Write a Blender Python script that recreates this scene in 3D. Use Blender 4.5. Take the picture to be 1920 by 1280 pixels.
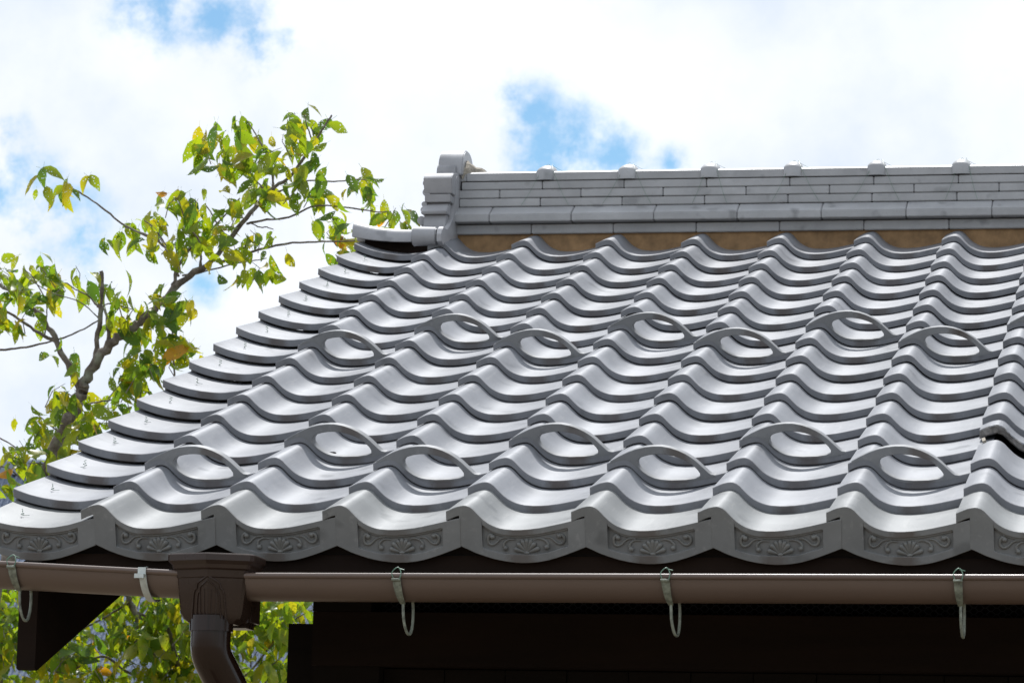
import bpy, math, random
from mathutils import Vector, Matrix, noise
random.seed(7)
S = bpy.context.scene
for o in list(bpy.data.objects): bpy.data.objects.remove(o)
COL = S.collection
R = math.radians
# ------------------------------------------------------------------ camera
F_PX = 6528.06; CAM = Vector((2.58161, -7.07551, -0.79370)); YAW, PITCH, ROLL = 0.193950, 0.158895, 0.025198
SL = R(20.0)                                   # roof slope
GZ = -2.45                                     # ground level
fw = Vector((-math.sin(YAW)*math.cos(PITCH), math.cos(YAW)*math.cos(PITCH), math.sin(PITCH)))
rt = Vector((math.cos(YAW), math.sin(YAW), 0)); up = rt.cross(fw)
RX = rt*math.cos(ROLL) + up*math.sin(ROLL); UX = -rt*math.sin(ROLL) + up*math.cos(ROLL)
cd = bpy.data.cameras.new('camera'); cam = bpy.data.objects.new('camera', cd); COL.objects.link(cam)
cam.matrix_world = Matrix(((RX.x, UX.x, -fw.x, CAM.x), (RX.y, UX.y, -fw.y, CAM.y), (RX.z, UX.z, -fw.z, CAM.z), (0, 0, 0, 1)))
cd.sensor_width = 36; cd.lens = F_PX/1920*36; cd.clip_start = 0.1; cd.clip_end = 5000
cd.dof.use_dof = True; cd.dof.focus_distance = 8.6; cd.dof.aperture_fstop = 22
S.camera = cam
def ray(px, py): return (fw + RX*((px-960)/F_PX) - UX*((py-640)/F_PX))
def at(px, py, Y):
    d = ray(px, py); return CAM + d*((Y-CAM.y)/d.y)
def topx(P):
    d = Vector(P)-CAM; z = d.dot(fw); return 960+F_PX*d.dot(RX)/z, 640-F_PX*d.dot(UX)/z
# ------------------------------------------------------------------ light
SUN_EL, SUN_AZ = 60.0, -7.0                    # azimuth from +Y, clockwise
W = bpy.data.worlds.new('World'); S.world = W; W.use_nodes = True
nt = W.node_tree; nt.nodes.clear()
def N(nt, t, **k):
    n = nt.nodes.new(t)
    for a, b in k.items():
        if a in n.bl_rna.properties: setattr(n, a, b)
        else: n.inputs[a].default_value = b
    return n
def L(nt, a, b): nt.links.new(a, b)
def MA(nt, op, a, b=None, c=None, clamp=False):
    n = nt.nodes.new('ShaderNodeMath'); n.operation = op; n.use_clamp = clamp
    for i, v in enumerate((a, b, c)):
        if v is None: continue
        if isinstance(v, (int, float)): n.inputs[i].default_value = v
        else: nt.links.new(v, n.inputs[i])
    return n.outputs[0]
def RAMP(nt, fac, stops):
    n = nt.nodes.new('ShaderNodeValToRGB'); e = n.color_ramp.elements
    while len(e) < len(stops): e.new(0.5)
    for i, (p, c) in enumerate(stops): e[i].position = p; e[i].color = (*c, 1) if len(c) == 3 else c
    if fac is not None: nt.links.new(fac, n.inputs[0])
    return n.outputs[0]
def MIX(nt, fac, a, b, blend='MIX'):
    n = nt.nodes.new('ShaderNodeMix'); n.data_type = 'RGBA'; n.blend_type = blend
    for i, v in ((0, fac), (6, a), (7, b)):
        if isinstance(v, (int, float)): n.inputs[i].default_value = v
        elif isinstance(v, tuple): n.inputs[i].default_value = (*v, 1) if len(v) == 3 else v
        else: nt.links.new(v, n.inputs[i])
    return n.outputs[2]
SKY_STR = 0.1
tc = N(nt, 'ShaderNodeTexCoord'); G = tc.outputs['Generated']
sky = N(nt, 'ShaderNodeTexSky', sky_type='NISHITA', sun_disc=False, sun_elevation=R(SUN_EL), sun_rotation=R(SUN_AZ), air_density=1.0, dust_density=0.3, ozone_density=3.0)
nz = N(nt, 'ShaderNodeTexNoise', Scale=26.0, Detail=12.0, Roughness=0.66); L(nt, G, nz.inputs['Vector'])
nzb = N(nt, 'ShaderNodeTexNoise', Scale=14.0, Detail=6.0, Roughness=0.55); L(nt, G, nzb.inputs['Vector'])
nzc = N(nt, 'ShaderNodeTexNoise', Scale=3.2, Detail=3.0, Roughness=0.5); L(nt, G, nzc.inputs['Vector'])
acc = None
holes = [(250, 30, 55), (540, 75, 40), (0, 375, 70), (170, 470, 40), (300, 25, 75), (400, 30, 75), (480, 60, 60), (480, 105, 45), (70, 345, 60), (110, 400, 75), (150, 440, 60), (20, 315, 50), (60, 420, 60), (10, 250, 40),
         (955, 185, 48), (990, 225, 60), (1020, 260, 70), (1080, 280, 75), (1140, 300, 65), (1260, 312, 35), (1000, 300, 50), (390, 540, 35)]
for hx, hy, hr in holes:
    d = ray(hx, hy).normalized()
    v = nt.nodes.new('ShaderNodeVectorMath'); v.operation = 'DISTANCE'; L(nt, G, v.inputs[0]); v.inputs[1].default_value = d
    q = MA(nt, 'SUBTRACT', 1.0, MA(nt, 'DIVIDE', v.outputs['Value'], hr*2.0/F_PX), clamp=True)
    acc = q if acc is None else MA(nt, 'SMOOTH_MAX', acc, q, 0.25)
# unseen sky: blue cover raised to dim light from behind the camera
vf = nt.nodes.new('ShaderNodeVectorMath'); vf.operation = 'DISTANCE'; L(nt, G, vf.inputs[0]); vf.inputs[1].default_value = ray(960, 640).normalized()
away = MA(nt, 'MULTIPLY', MA(nt, 'SUBTRACT', vf.outputs['Value'], 0.22), 4.0, clamp=True)
els = MA(nt, 'MULTIPLY', MA(nt, 'MULTIPLY', MA(nt, 'SUBTRACT', nzc.outputs[0], 0.48), 6.0, clamp=True), away)
tot = MA(nt, 'MAXIMUM', acc, els)
wob = MA(nt, 'MULTIPLY', MA(nt, 'SUBTRACT', nz.outputs[0], 0.52), 4.4)
mask = MA(nt, 'MULTIPLY', MA(nt, 'SUBTRACT', MA(nt, 'ADD', tot, MA(nt, 'MULTIPLY', wob, MA(nt, 'ADD', MA(nt, 'MULTIPLY', tot, 1.0, clamp=True), 0.10))), 0.19), 1.1, clamp=True)
ms = nt.nodes.new('ShaderNodeMapRange'); ms.interpolation_type = 'SMOOTHSTEP'; L(nt, mask, ms.inputs[0])
skc = MIX(nt, 1.0, sky.outputs[0], (1.0, 1.22, 1.22), 'MULTIPLY')
cl = RAMP(nt, nzb.outputs[0], [(0.30, (7.7, 8.6, 9.8)), (0.48, (9.5, 10.0, 10.9)), (0.70, (10.9, 11.4, 12.3))])
fin = MIX(nt, ms.outputs[0], cl, skc)
bg = N(nt, 'ShaderNodeBackground', Strength=SKY_STR); L(nt, fin, bg.inputs[0])
wo = N(nt, 'ShaderNodeOutputWorld'); L(nt, bg.outputs[0], wo.inputs[0])
sd = bpy.data.lights.new('sun', 'SUN'); sd.energy = 4.9; sd.angle = R(0.6); sd.color = (1, 0.98, 0.96)
sun = bpy.data.objects.new('sun', sd); COL.objects.link(sun)
sdir = Vector((math.sin(R(SUN_AZ))*math.cos(R(SUN_EL)), math.cos(R(SUN_AZ))*math.cos(R(SUN_EL)), math.sin(R(SUN_EL))))
sun.rotation_euler = sdir.to_track_quat('Z', 'Y').to_euler(); sun.location = (0, 20, 20)
S.view_settings.view_transform = 'Standard'; S.view_settings.look = 'None'; S.view_settings.exposure = 0; S.view_settings.gamma = 1
S.render.engine = 'CYCLES'; S.cycles.max_bounces = 6; S.cycles.transparent_max_bounces = 12; S.cycles.use_denoising = True

# ------------------------------------------------------------------ helpers
class MB:
    def __init__(s): s.v = []; s.f = []
    def add(s, vs, fs):
        b = len(s.v); s.v += [tuple(p) for p in vs]; s.f += [tuple(i+b for i in f) for f in fs]; return b
    def box(s, a, b, M=None):
        (x0, y0, z0), (x1, y1, z1) = a, b
        vs = [Vector(p) for p in ((x0,y0,z0),(x1,y0,z0),(x1,y1,z0),(x0,y1,z0),(x0,y0,z1),(x1,y0,z1),(x1,y1,z1),(x0,y1,z1))]
        if M: vs = [M @ p for p in vs]
        s.add(vs, [(0,3,2,1),(4,5,6,7),(0,1,5,4),(1,2,6,5),(2,3,7,6),(3,0,4,7)])
    def extr(s, poly, a, b, f):
        """closed section poly [(p,q)], swept from a to b; f(p,q,t)->xyz; a chamfer of the ends"""
        n = len(poly); vs = [f(p, q, a) for p, q in poly] + [f(p, q, b) for p, q in poly]
        s.add(vs, [(i, (i+1) % n, n+(i+1) % n, n+i) for i in range(n)] + [tuple(range(n))[::-1], tuple(range(n, 2*n))])
    def rings(s, rs, cap=True, closed=True):
        n = len(rs[0]); b = len(s.v); vs = [p for r in rs for p in r]; fs = []
        m = n if closed else n-1
        for i in range(len(rs)-1):
            for j in range(m): fs.append((i*n+j, i*n+(j+1) % n, (i+1)*n+(j+1) % n, (i+1)*n+j))
        if cap: fs += [tuple(range(n))[::-1], tuple(range((len(rs)-1)*n, len(rs)*n))]
        s.add(vs, fs)
    def tube(s, pts, rad, k=8, cap=True, sq=1.0):
        pts = [Vector(p) for p in pts]; rs = []
        if not hasattr(rad, '__len__'): rad = [rad]*len(pts)
        u = None
        for i, p in enumerate(pts):
            t = (pts[min(i+1, len(pts)-1)]-pts[max(i-1, 0)]).normalized()
            if u is None: u = t.orthogonal().normalized()
            u = (u - t*u.dot(t)).normalized(); w = t.cross(u)
            rs.append([p + (u*math.cos(2*math.pi*j/k) + w*math.sin(2*math.pi*j/k))*rad[i] for j in range(k)])
        s.rings(rs, cap)
    def ball(s, c, r, k=10, m=6):
        c = Vector(c)
        if not hasattr(r, '__len__'): r = (r, r, r)
        rs = [[c+Vector((r[0]*math.sin(a)*math.cos(2*math.pi*j/k), r[1]*math.sin(a)*math.sin(2*math.pi*j/k), r[2]*math.cos(a))) for j in range(k)] for a in [math.pi*(i+.08)/(m+.16) for i in range(m+1)]]
        s.rings(rs)
    def mesh(s, name, mat, smooth=35):
        me = bpy.data.meshes.new(name); me.from_pydata(s.v, [], s.f); me.validate()
        for m in (mat if isinstance(mat, (list, tuple)) else [mat]): me.materials.append(m)
        import bmesh
        bm = bmesh.new(); bm.from_mesh(me); bmesh.ops.recalc_face_normals(bm, faces=bm.faces); bm.to_mesh(me); bm.free()
        if smooth:
            me.shade_smooth(); me.set_sharp_from_angle(angle=R(smooth))
        return me
def link(name, me, parent=None, loc=None, rot=None):
    o = bpy.data.objects.new(name, me); COL.objects.link(o)
    if parent: o.parent = parent
    if loc is not None: o.location = loc
    if rot is not None: o.rotation_euler = rot
    return o
def build(mb, name, mat, parent=None, smooth=35, **k): return link(name, mb.mesh(name, mat, smooth), parent, **k)
def thing(name, label, cat, loc=(0,0,0), group=None):
    o = bpy.data.objects.new(name, None); COL.objects.link(o); o.location = loc; o['label'] = label; o['category'] = cat
    if group: o['group'] = group
    return o
def smooth_pts(pts, n=6):
    """Catmull-Rom"""
    P = [Vector(p) for p in pts]; out = []
    for i in range(len(P)-1):
        a, b, c, d = P[max(i-1,0)], P[i], P[i+1], P[min(i+2,len(P)-1)]
        for j in range(n):
            t = j/n
            out.append(0.5*((2*b)+(-a+c)*t+(2*a-5*b+4*c-d)*t*t+(-a+3*b-3*c+d)*t*t*t))
    out.append(P[-1]); return out
# ------------------------------------------------------------------ materials
def newmat(name):
    m = bpy.data.materials.new(name); m.use_nodes = True; m.node_tree.nodes.clear(); return m, m.node_tree
def simple(name, col, rough=0.6, metal=0.0, var=0.25, scale=20.0, bump=0.1, spec=0.5, stretch=(1,1,1)):
    m, t = newmat(name); tc = N(t, 'ShaderNodeTexCoord'); mp = N(t, 'ShaderNodeMapping'); L(t, tc.outputs['Object'], mp.inputs[0]); mp.inputs['Scale'].default_value = stretch
    n = N(t, 'ShaderNodeTexNoise', Scale=scale, Detail=6.0, Roughness=0.6); L(t, mp.outputs[0], n.inputs['Vector'])
    c = RAMP(t, n.outputs[0], [(0.3, tuple(x*(1-var) for x in col)), (0.7, tuple(min(1, x*(1+var)) for x in col))])
    b = N(t, 'ShaderNodeBsdfPrincipled', Roughness=rough, Metallic=metal); b.inputs['Specular IOR Level'].default_value = spec
    L(t, c, b.inputs['Base Color'])
    L(t, MA(t, 'MULTIPLY_ADD', n.outputs[0], 0.25, rough-0.12), b.inputs['Roughness'])
    if bump:
        bp = N(t, 'ShaderNodeBump', Strength=bump, Distance=0.002); L(t, n.outputs[0], bp.inputs['Height']); L(t, bp.outputs[0], b.inputs['Normal'])
    o = N(t, 'ShaderNodeOutputMaterial'); L(t, b.outputs[0], o.inputs[0]); return m
def tile_mat(name, col=(0.226, 0.232, 0.248), rough=0.46, front=True, patch=0.5, joint=None):
    """smoked clay tile: metallic grey skin, mottling, kiln flashes, fine scratches, rain-drip stain on the nose"""
    m, t = newmat(name); tc = N(t, 'ShaderNodeTexCoord'); oi = N(t, 'ShaderNodeObjectInfo')
    off = nt_off = t.nodes.new('ShaderNodeVectorMath'); off.operation = 'MULTIPLY_ADD'
    cb = N(t, 'ShaderNodeCombineXYZ'); L(t, oi.outputs['Random'], cb.inputs[0]); L(t, oi.outputs['Random'], cb.inputs[1]); L(t, oi.outputs['Random'], cb.inputs[2])
    L(t, cb.outputs[0], off.inputs[0]); off.inputs[1].default_value = (37, 19, 53); L(t, tc.outputs['Object'], off.inputs[2])
    V = off.outputs[0]
    n1 = N(t, 'ShaderNodeTexNoise', Scale=9.0, Detail=5.0, Roughness=0.6); L(t, V, n1.inputs['Vector'])
    n2 = N(t, 'ShaderNodeTexNoise', Scale=160.0, Detail=5.0, Roughness=0.7); L(t, V, n2.inputs['Vector'])
    n3 = N(t, 'ShaderNodeTexNoise', Scale=420.0, Detail=2.0); L(t, V, n3.inputs['Vector'])
    n4 = N(t, 'ShaderNodeTexNoise', Scale=13.0, Detail=2.0, Roughness=0.5); L(t, V, n4.inputs['Vector'])
    base = MIX(t, MA(t, 'MULTIPLY', MA(t, 'SUBTRACT', n1.outputs[0], 0.3), 1.8, clamp=True), tuple(c*0.78 for c in col), tuple(c*1.20 for c in col))
    base = MIX(t, MA(t, 'MULTIPLY', oi.outputs['Random'], 0.42), base, tuple(c*0.62 for c in col))
    sp = MA(t, 'MULTIPLY', MA(t, 'SUBTRACT', n2.outputs[0], 0.60), 6.0, clamp=True)
    base = MIX(t, MA(t, 'MULTIPLY', sp, 0.35), base, (0.10, 0.09, 0.08))
    pm = MA(t, 'MULTIPLY', MA(t, 'SUBTRACT', n4.outputs[0], 0.625), 12.0, clamp=True)
    base = MIX(t, MA(t, 'MULTIPLY', pm, patch), base, tuple(c*0.42 for c in col))
    mps = N(t, 'ShaderNodeMapping'); mps.inputs['Scale'].default_value = (1.0, 0.10, 1.0); L(t, V, mps.inputs[0])
    n5 = N(t, 'ShaderNodeTexNoise', Scale=70.0, Detail=4.0, Roughness=0.65); L(t, mps.outputs[0], n5.inputs['Vector'])
    stk = MA(t, 'MULTIPLY', MA(t, 'SUBTRACT', n5.outputs[0], 0.56), 5.0, clamp=True)
    base = MIX(t, MA(t, 'MULTIPLY', stk, 0.22), base, (0.42, 0.41, 0.39))
    rg = MA(t, 'ADD', MA(t, 'MULTIPLY_ADD', n1.outputs[0], 0.16, rough-0.08), MA(t, 'MULTIPLY', pm, -0.12*patch))
    if front:
        sx = N(t, 'ShaderNodeSeparateXYZ'); L(t, tc.outputs['Object'], sx.inputs[0])
        wv = MA(t, 'MULTIPLY', MA(t, 'SUBTRACT', n2.outputs[0], 0.5), 0.03)
        g = MA(t, 'SUBTRACT', 1.0, MA(t, 'DIVIDE', MA(t, 'ABSOLUTE', MA(t, 'ADD', MA(t, 'SUBTRACT', sx.outputs[0], 0.158), wv)), 0.036), clamp=True)
        f = MA(t, 'SUBTRACT', 1.0, MA(t, 'DIVIDE', sx.outputs[1], 0.004), clamp=True)
        st = MA(t, 'MULTIPLY', MA(t, 'MULTIPLY', MA(t, 'MULTIPLY', g, 1.7, clamp=True), f), MA(t, 'MULTIPLY_ADD', n1.outputs[0], 1.4, -0.15))
        base = MIX(t, MA(t, 'MULTIPLY', st, 0.85, clamp=True), base, (0.060, 0.034, 0.016))
        # warm-toned line along the nose edge
        e = MA(t, 'MULTIPLY', MA(t, 'COMPARE', sx.outputs[1], 0.0017, 0.0011), MA(t, 'MULTIPLY', n1.outputs[0], 0.45))
        base = MIX(t, e, base, (0.24, 0.17, 0.12))
    b = N(t, 'ShaderNodeBsdfPrincipled', Metallic=0.0); L(t, base, b.inputs['Base Color']); L(t, rg, b.inputs['Roughness'])
    b.inputs['Specular IOR Level'].default_value = 0.40; b.inputs['Specular Tint'].default_value = (0.84, 0.92, 1.0, 1)
    bh = MA(t, 'ADD', MA(t, 'MULTIPLY', n2.outputs[0], 0.3), MA(t, 'MULTIPLY', n3.outputs[0], 0.12))
    bp = N(t, 'ShaderNodeBump', Strength=0.16, Distance=0.001); L(t, bh, bp.inputs['Height'])
    bp2 = N(t, 'ShaderNodeBump', Strength=0.10, Distance=0.01); L(t, n4.outputs[0], bp2.inputs['Height']); L(t, bp.outputs[0], bp2.inputs['Normal'])
    L(t, bp2.outputs[0], b.inputs['Normal'])
    o = N(t, 'ShaderNodeOutputMaterial'); L(t, b.outputs[0], o.inputs[0]); return m
M_TILE = tile_mat('smoked_clay')
M_EAVE = tile_mat('smoked_clay_eave', col=(0.208, 0.213, 0.209), rough=0.47, patch=0.5)
M_RELIEF = tile_mat('smoked_clay_relief', col=(0.18, 0.18, 0.168), rough=0.36, front=False)
M_RIDGE = tile_mat('smoked_clay_ridge', col=(0.42, 0.422, 0.425), front=False, patch=0.6, rough=0.42)
M_ORN = tile_mat('smoked_clay_ornament', col=(0.38, 0.38, 0.39), front=False, patch=0.45, rough=0.38)
M_BROKEN = simple('broken_clay', (0.20, 0.19, 0.18), 0.9, var=0.5, scale=90, bump=1.0)
M_MORTAR = simple('ochre_mortar', (0.27, 0.165, 0.08), 0.95, var=0.32, scale=26, bump=0.6)
M_CEMENT = simple('cement', (0.30, 0.27, 0.22), 0.95, var=0.45, scale=60, bump=1.0)
M_GUT = simple('brown_gutter_vinyl', (0.118, 0.083, 0.066), 0.38, var=0.06, scale=8, bump=0.05, stretch=(0.4,1,1))
M_HOP = simple('dark_brown_moulded_vinyl', (0.032, 0.019, 0.014), 0.28, spec=0.35, var=0.14, scale=14, bump=0.08)
M_PIPE = simple('glossy_brown_pipe', (0.018, 0.009, 0.006), 0.16, spec=0.3, var=0.1, scale=10, bump=0.02)
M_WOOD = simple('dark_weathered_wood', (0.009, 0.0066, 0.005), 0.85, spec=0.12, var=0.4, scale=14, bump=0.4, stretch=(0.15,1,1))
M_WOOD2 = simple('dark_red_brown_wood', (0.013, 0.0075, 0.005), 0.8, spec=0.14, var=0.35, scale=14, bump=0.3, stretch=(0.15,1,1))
M_HOOK = simple('patinated_galvanised_steel', (0.19, 0.21, 0.17), 0.5, metal=0.3, var=0.5, scale=90, bump=0.2)
M_STRAP = simple('pale_galvanised_strap', (0.50, 0.54, 0.52), 0.42, metal=0.3, var=0.2, scale=50, bump=0.1)
M_WIRE = simple('green_coated_wire', (0.10, 0.19, 0.13), 0.4, var=0.3, scale=90, bump=0)
M_NET = simple('blue_black_netting', (0.010, 0.013, 0.022), 0.6, var=0.2, scale=30, bump=0)
M_UNDER = simple('roofing_felt', (0.02, 0.015, 0.012), 0.95, var=0.3, bump=0)

# ================================================================== SETTING
m, t = newmat('ground_gravel'); tcg = N(t, 'ShaderNodeTexCoord'); n1 = N(t, 'ShaderNodeTexNoise', Scale=2.0, Detail=8.0, Roughness=0.7); L(t, tcg.outputs['Object'], n1.inputs['Vector'])
c = RAMP(t, n1.outputs[0], [(0.3, (0.10, 0.080, 0.052)), (0.7, (0.22, 0.18, 0.125))]); b = N(t, 'ShaderNodeBsdfPrincipled', Roughness=0.95); L(t, c, b.inputs['Base Color'])
o = N(t, 'ShaderNodeOutputMaterial'); L(t, b.outputs[0], o.inputs[0])
g = MB(); g.add([(-1500,-1500,GZ),(1500,-1500,GZ),(1500,1500,GZ),(-1500,1500,GZ)], [(0,1,2,3)])
go = build(g, 'ground', m, smooth=0); go['kind'] = 'structure'

# ================================================================== THE BUILDING
CW = 0.265; RL = 0.235; NR = 16; NC = 10
HOUSE = thing('tile_roofed_building', 'dark timber building under a grey wave-tiled roof with brown gutter along its eave', 'building', (0, 0, 0))
cS, sS = math.cos(SL), math.sin(SL)
def plane(x, v, n=0.0): return Vector((x, v*cS - n*sS, v*sS + n*cS))
PROF = [(0,0),(.006,.0026),(.0145,.0065),(.023,.0096),(.0328,.0117),(.0385,.0123),(.0437,.0118),(.051,.0090),(.0575,.0042),(.0694,-.0085),(.079,-.0178),(.0877,-.0243),(.097,-.0294),(.106,-.0331),
        (.115,-.0358),(.124,-.0375),(.1426,-.0388),(.158,-.0386),(.175,-.0374),(.197,-.0346),(.216,-.0310),(.243,-.0252),(.265,-.0200),(.280,-.0165),(.296,-.0135)]
def pz(prof, u):
    if u <= prof[0][0]: return prof[0][1]
    for (a, p), (b, q) in zip(prof, prof[1:]):
        if u <= b: return p+(q-p)*(u-a)/(b-a)
    return prof[-1][1]
TH = 0.0175
def sheet(mb, prof, th, v0, v1, ch=0.0016, us=None, dv=None):
    """thick curved slab: section prof, from v0 (nose, chamfered) to v1"""
    top = [(u, z) for u, z in prof]; bot = [(u, z-th) for u, z in prof][::-1]
    n = len(top); sec = top+bot
    def ring(v, inset):
        r = []
        for i, (u, z) in enumerate(sec):
            uu = u; zz = z
            if inset:
                zz = z-inset if i < n else z+inset
                if i in (0, 2*n-1): uu = u+inset
                if i in (n-1, n): uu = u-inset
            r.append((uu, v+(dv(u) if dv and v == v0 else 0), zz))
        return r
    mb.rings([ring(v0, ch), [(a, b_+ (0 if not dv else dv(a)) if False else v0+ch+(dv(a) if dv else 0), c_) for a, b_, c_ in ring(v0+ch, 0)], ring((v0+v1)/2, 0), ring(v1, 0)])
ROW_DROP = 0.0195
TILT = math.asin(ROW_DROP/RL)
# --- plain tile
mb = MB(); sheet(mb, PROF, TH, 0, 0.30); ME_TILE = mb.mesh('roof_tile', M_TILE, 30)
# --- guard loop (lens shaped loop standing on the nose of a tile)
outer = [(.008,.0055),(.027,.0158),(.046,.0248),(.065,.0318),(.085,.0363),(.104,.0382),(.122,.0380),(.141,.0345),(.159,.0285),(.174,.0215),(.188,.0130),(.200,.0035),(.211,-.0070),(.221,-.0165),(.229,-.0240),(.240,-.0258)]
inner = [(.066,-.0005),(.071,.0105),(.080,.0150),(.093,.0185),(.108,.0205),(.122,.0205),(.137,.0188),(.150,.0160),(.165,.0110),(.178,.0050),(.189,-.0025),(.199,-.0115),(.206,-.0200),(.208,-.0255),(.205,-.0290),(.200,-.0308)]
mb = MB()
def loop_z(u, pts): return pz(pts, u)
us = [.008+.232*i/46 for i in range(47)]
D0, D1 = -0.0006, 0.030
def addq(mb, a, b, c, d): mb.add([a, b, c, d], [(0,1,2,3)])
def lens_low(u):   # lower boundary of the web: the tile's own surface, sunk in 3 mm
    return pz(PROF, u)-0.004
Ui0, Ui1 = .068, .207
def in_top(u): return pz([(p, q) for p, q in inner[:14]], u)
def in_bot(u):
    if u < .075: return -.002-.013*(u-.068)/.007
    return max(pz([(.075,-.015),(.085,-.0235),(.095,-.0290),(.105,-.0325),(.12,-.0355),(.142,-.0372),(.175,-.0362),(.197,-.0330),(.207,-.0285)], u), pz(PROF, u)+0.0006)
ulist = sorted(set([.008,.014,.020,.027,.034,.041,.048,.055,.0615,Ui0]+[Ui0+(Ui1-Ui0)*i/26 for i in range(27)]+[.211,.216,.221,.226,.231,.240]))
def col(u):
    o_ = pz(outer, u); l_ = lens_low(u)
    return o_, l_
def strip(mb, ua, ub, fa, fb, v, flip=False):
    addq(mb, (ua, v, fa(ua)), (ub, v, fa(ub)), (ub, v, fb(ub)), (ua, v, fb(ua)))
OU = lambda u: pz(outer, u)
for ua, ub in zip(ulist, ulist[1:]):
    mid = (ua+ub)/2
    for v in (D0, D1):
        if Ui0 < mid < Ui1:
            strip(mb, ua, ub, OU, in_top, v); strip(mb, ua, ub, in_bot, lens_low, v)
        else: strip(mb, ua, ub, OU, lens_low, v)
    addq(mb, (ua, D0, OU(ua)), (ub, D0, OU(ub)), (ub, D1, OU(ub)), (ua, D1, OU(ua)))
    if Ui0 < mid < Ui1:
        addq(mb, (ua, D0, in_top(ua)), (ub, D0, in_top(ub)), (ub, D1, in_top(ub)), (ua, D1, in_top(ua)))
        addq(mb, (ua, D0, in_bot(ua)), (ub, D0, in_bot(ub)), (ub, D1, in_bot(ub)), (ua, D1, in_bot(ua)))
for u in (Ui0, Ui1): addq(mb, (u, D0, in_top(u)), (u, D0, in_bot(u)), (u, D1, in_bot(u)), (u, D1, in_top(u)))
def weld(me, d=1e-5):
    import bmesh
    bm = bmesh.new(); bm.from_mesh(me); bmesh.ops.remove_doubles(bm, verts=bm.verts, dist=d); bmesh.ops.recalc_face_normals(bm, faces=bm.faces); bm.to_mesh(me); bm.free()
    me.shade_smooth(); me.set_sharp_from_angle(angle=R(32)); return me
def bevel(me, w=0.0012, ang=40, seg=1):
    import bmesh
    bm = bmesh.new(); bm.from_mesh(me)
    es = [e for e in bm.edges if len(e.link_faces) == 2 and e.calc_face_angle(0) > R(ang)]
    bmesh.ops.bevel(bm, geom=es, offset=w, segments=seg, affect='EDGES', clamp_overlap=True); bm.to_mesh(me); bm.free()
    me.shade_smooth(); me.set_sharp_from_angle(angle=R(30)); return me
M_LOOP = tile_mat('smoked_clay_loop', col=(0.222, 0.226, 0.230), rough=0.46, patch=0.95)
ME_LOOP = bevel(weld(mb.mesh('guard_loop', M_LOOP, 30)), 0.0012, 50)
# --- gable (verge) tile : x measured from the column-1 corner, shifted by one column
GPROF = [(.040,-.0125),(.050,-.0165),(.062,-.0206),(.079,-.0256),(.095,-.0290),(.111,-.0320),(.142,-.0357),(.173,-.0372),(.19,-.0370),(.205,-.0358),(.236,-.0305),(.265,-.0225),(.280,-.019),(.296,-.0165)]
G_TILT = math.asin(0.0255/RL)
mb = MB(); sheet(mb, GPROF, 0.019, 0, 0.295); mb.box((.0405,.02,-.10),(.056,.23,-.03)); ME_GABLE = mb.mesh('verge_tile', M_TILE, 30)
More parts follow.
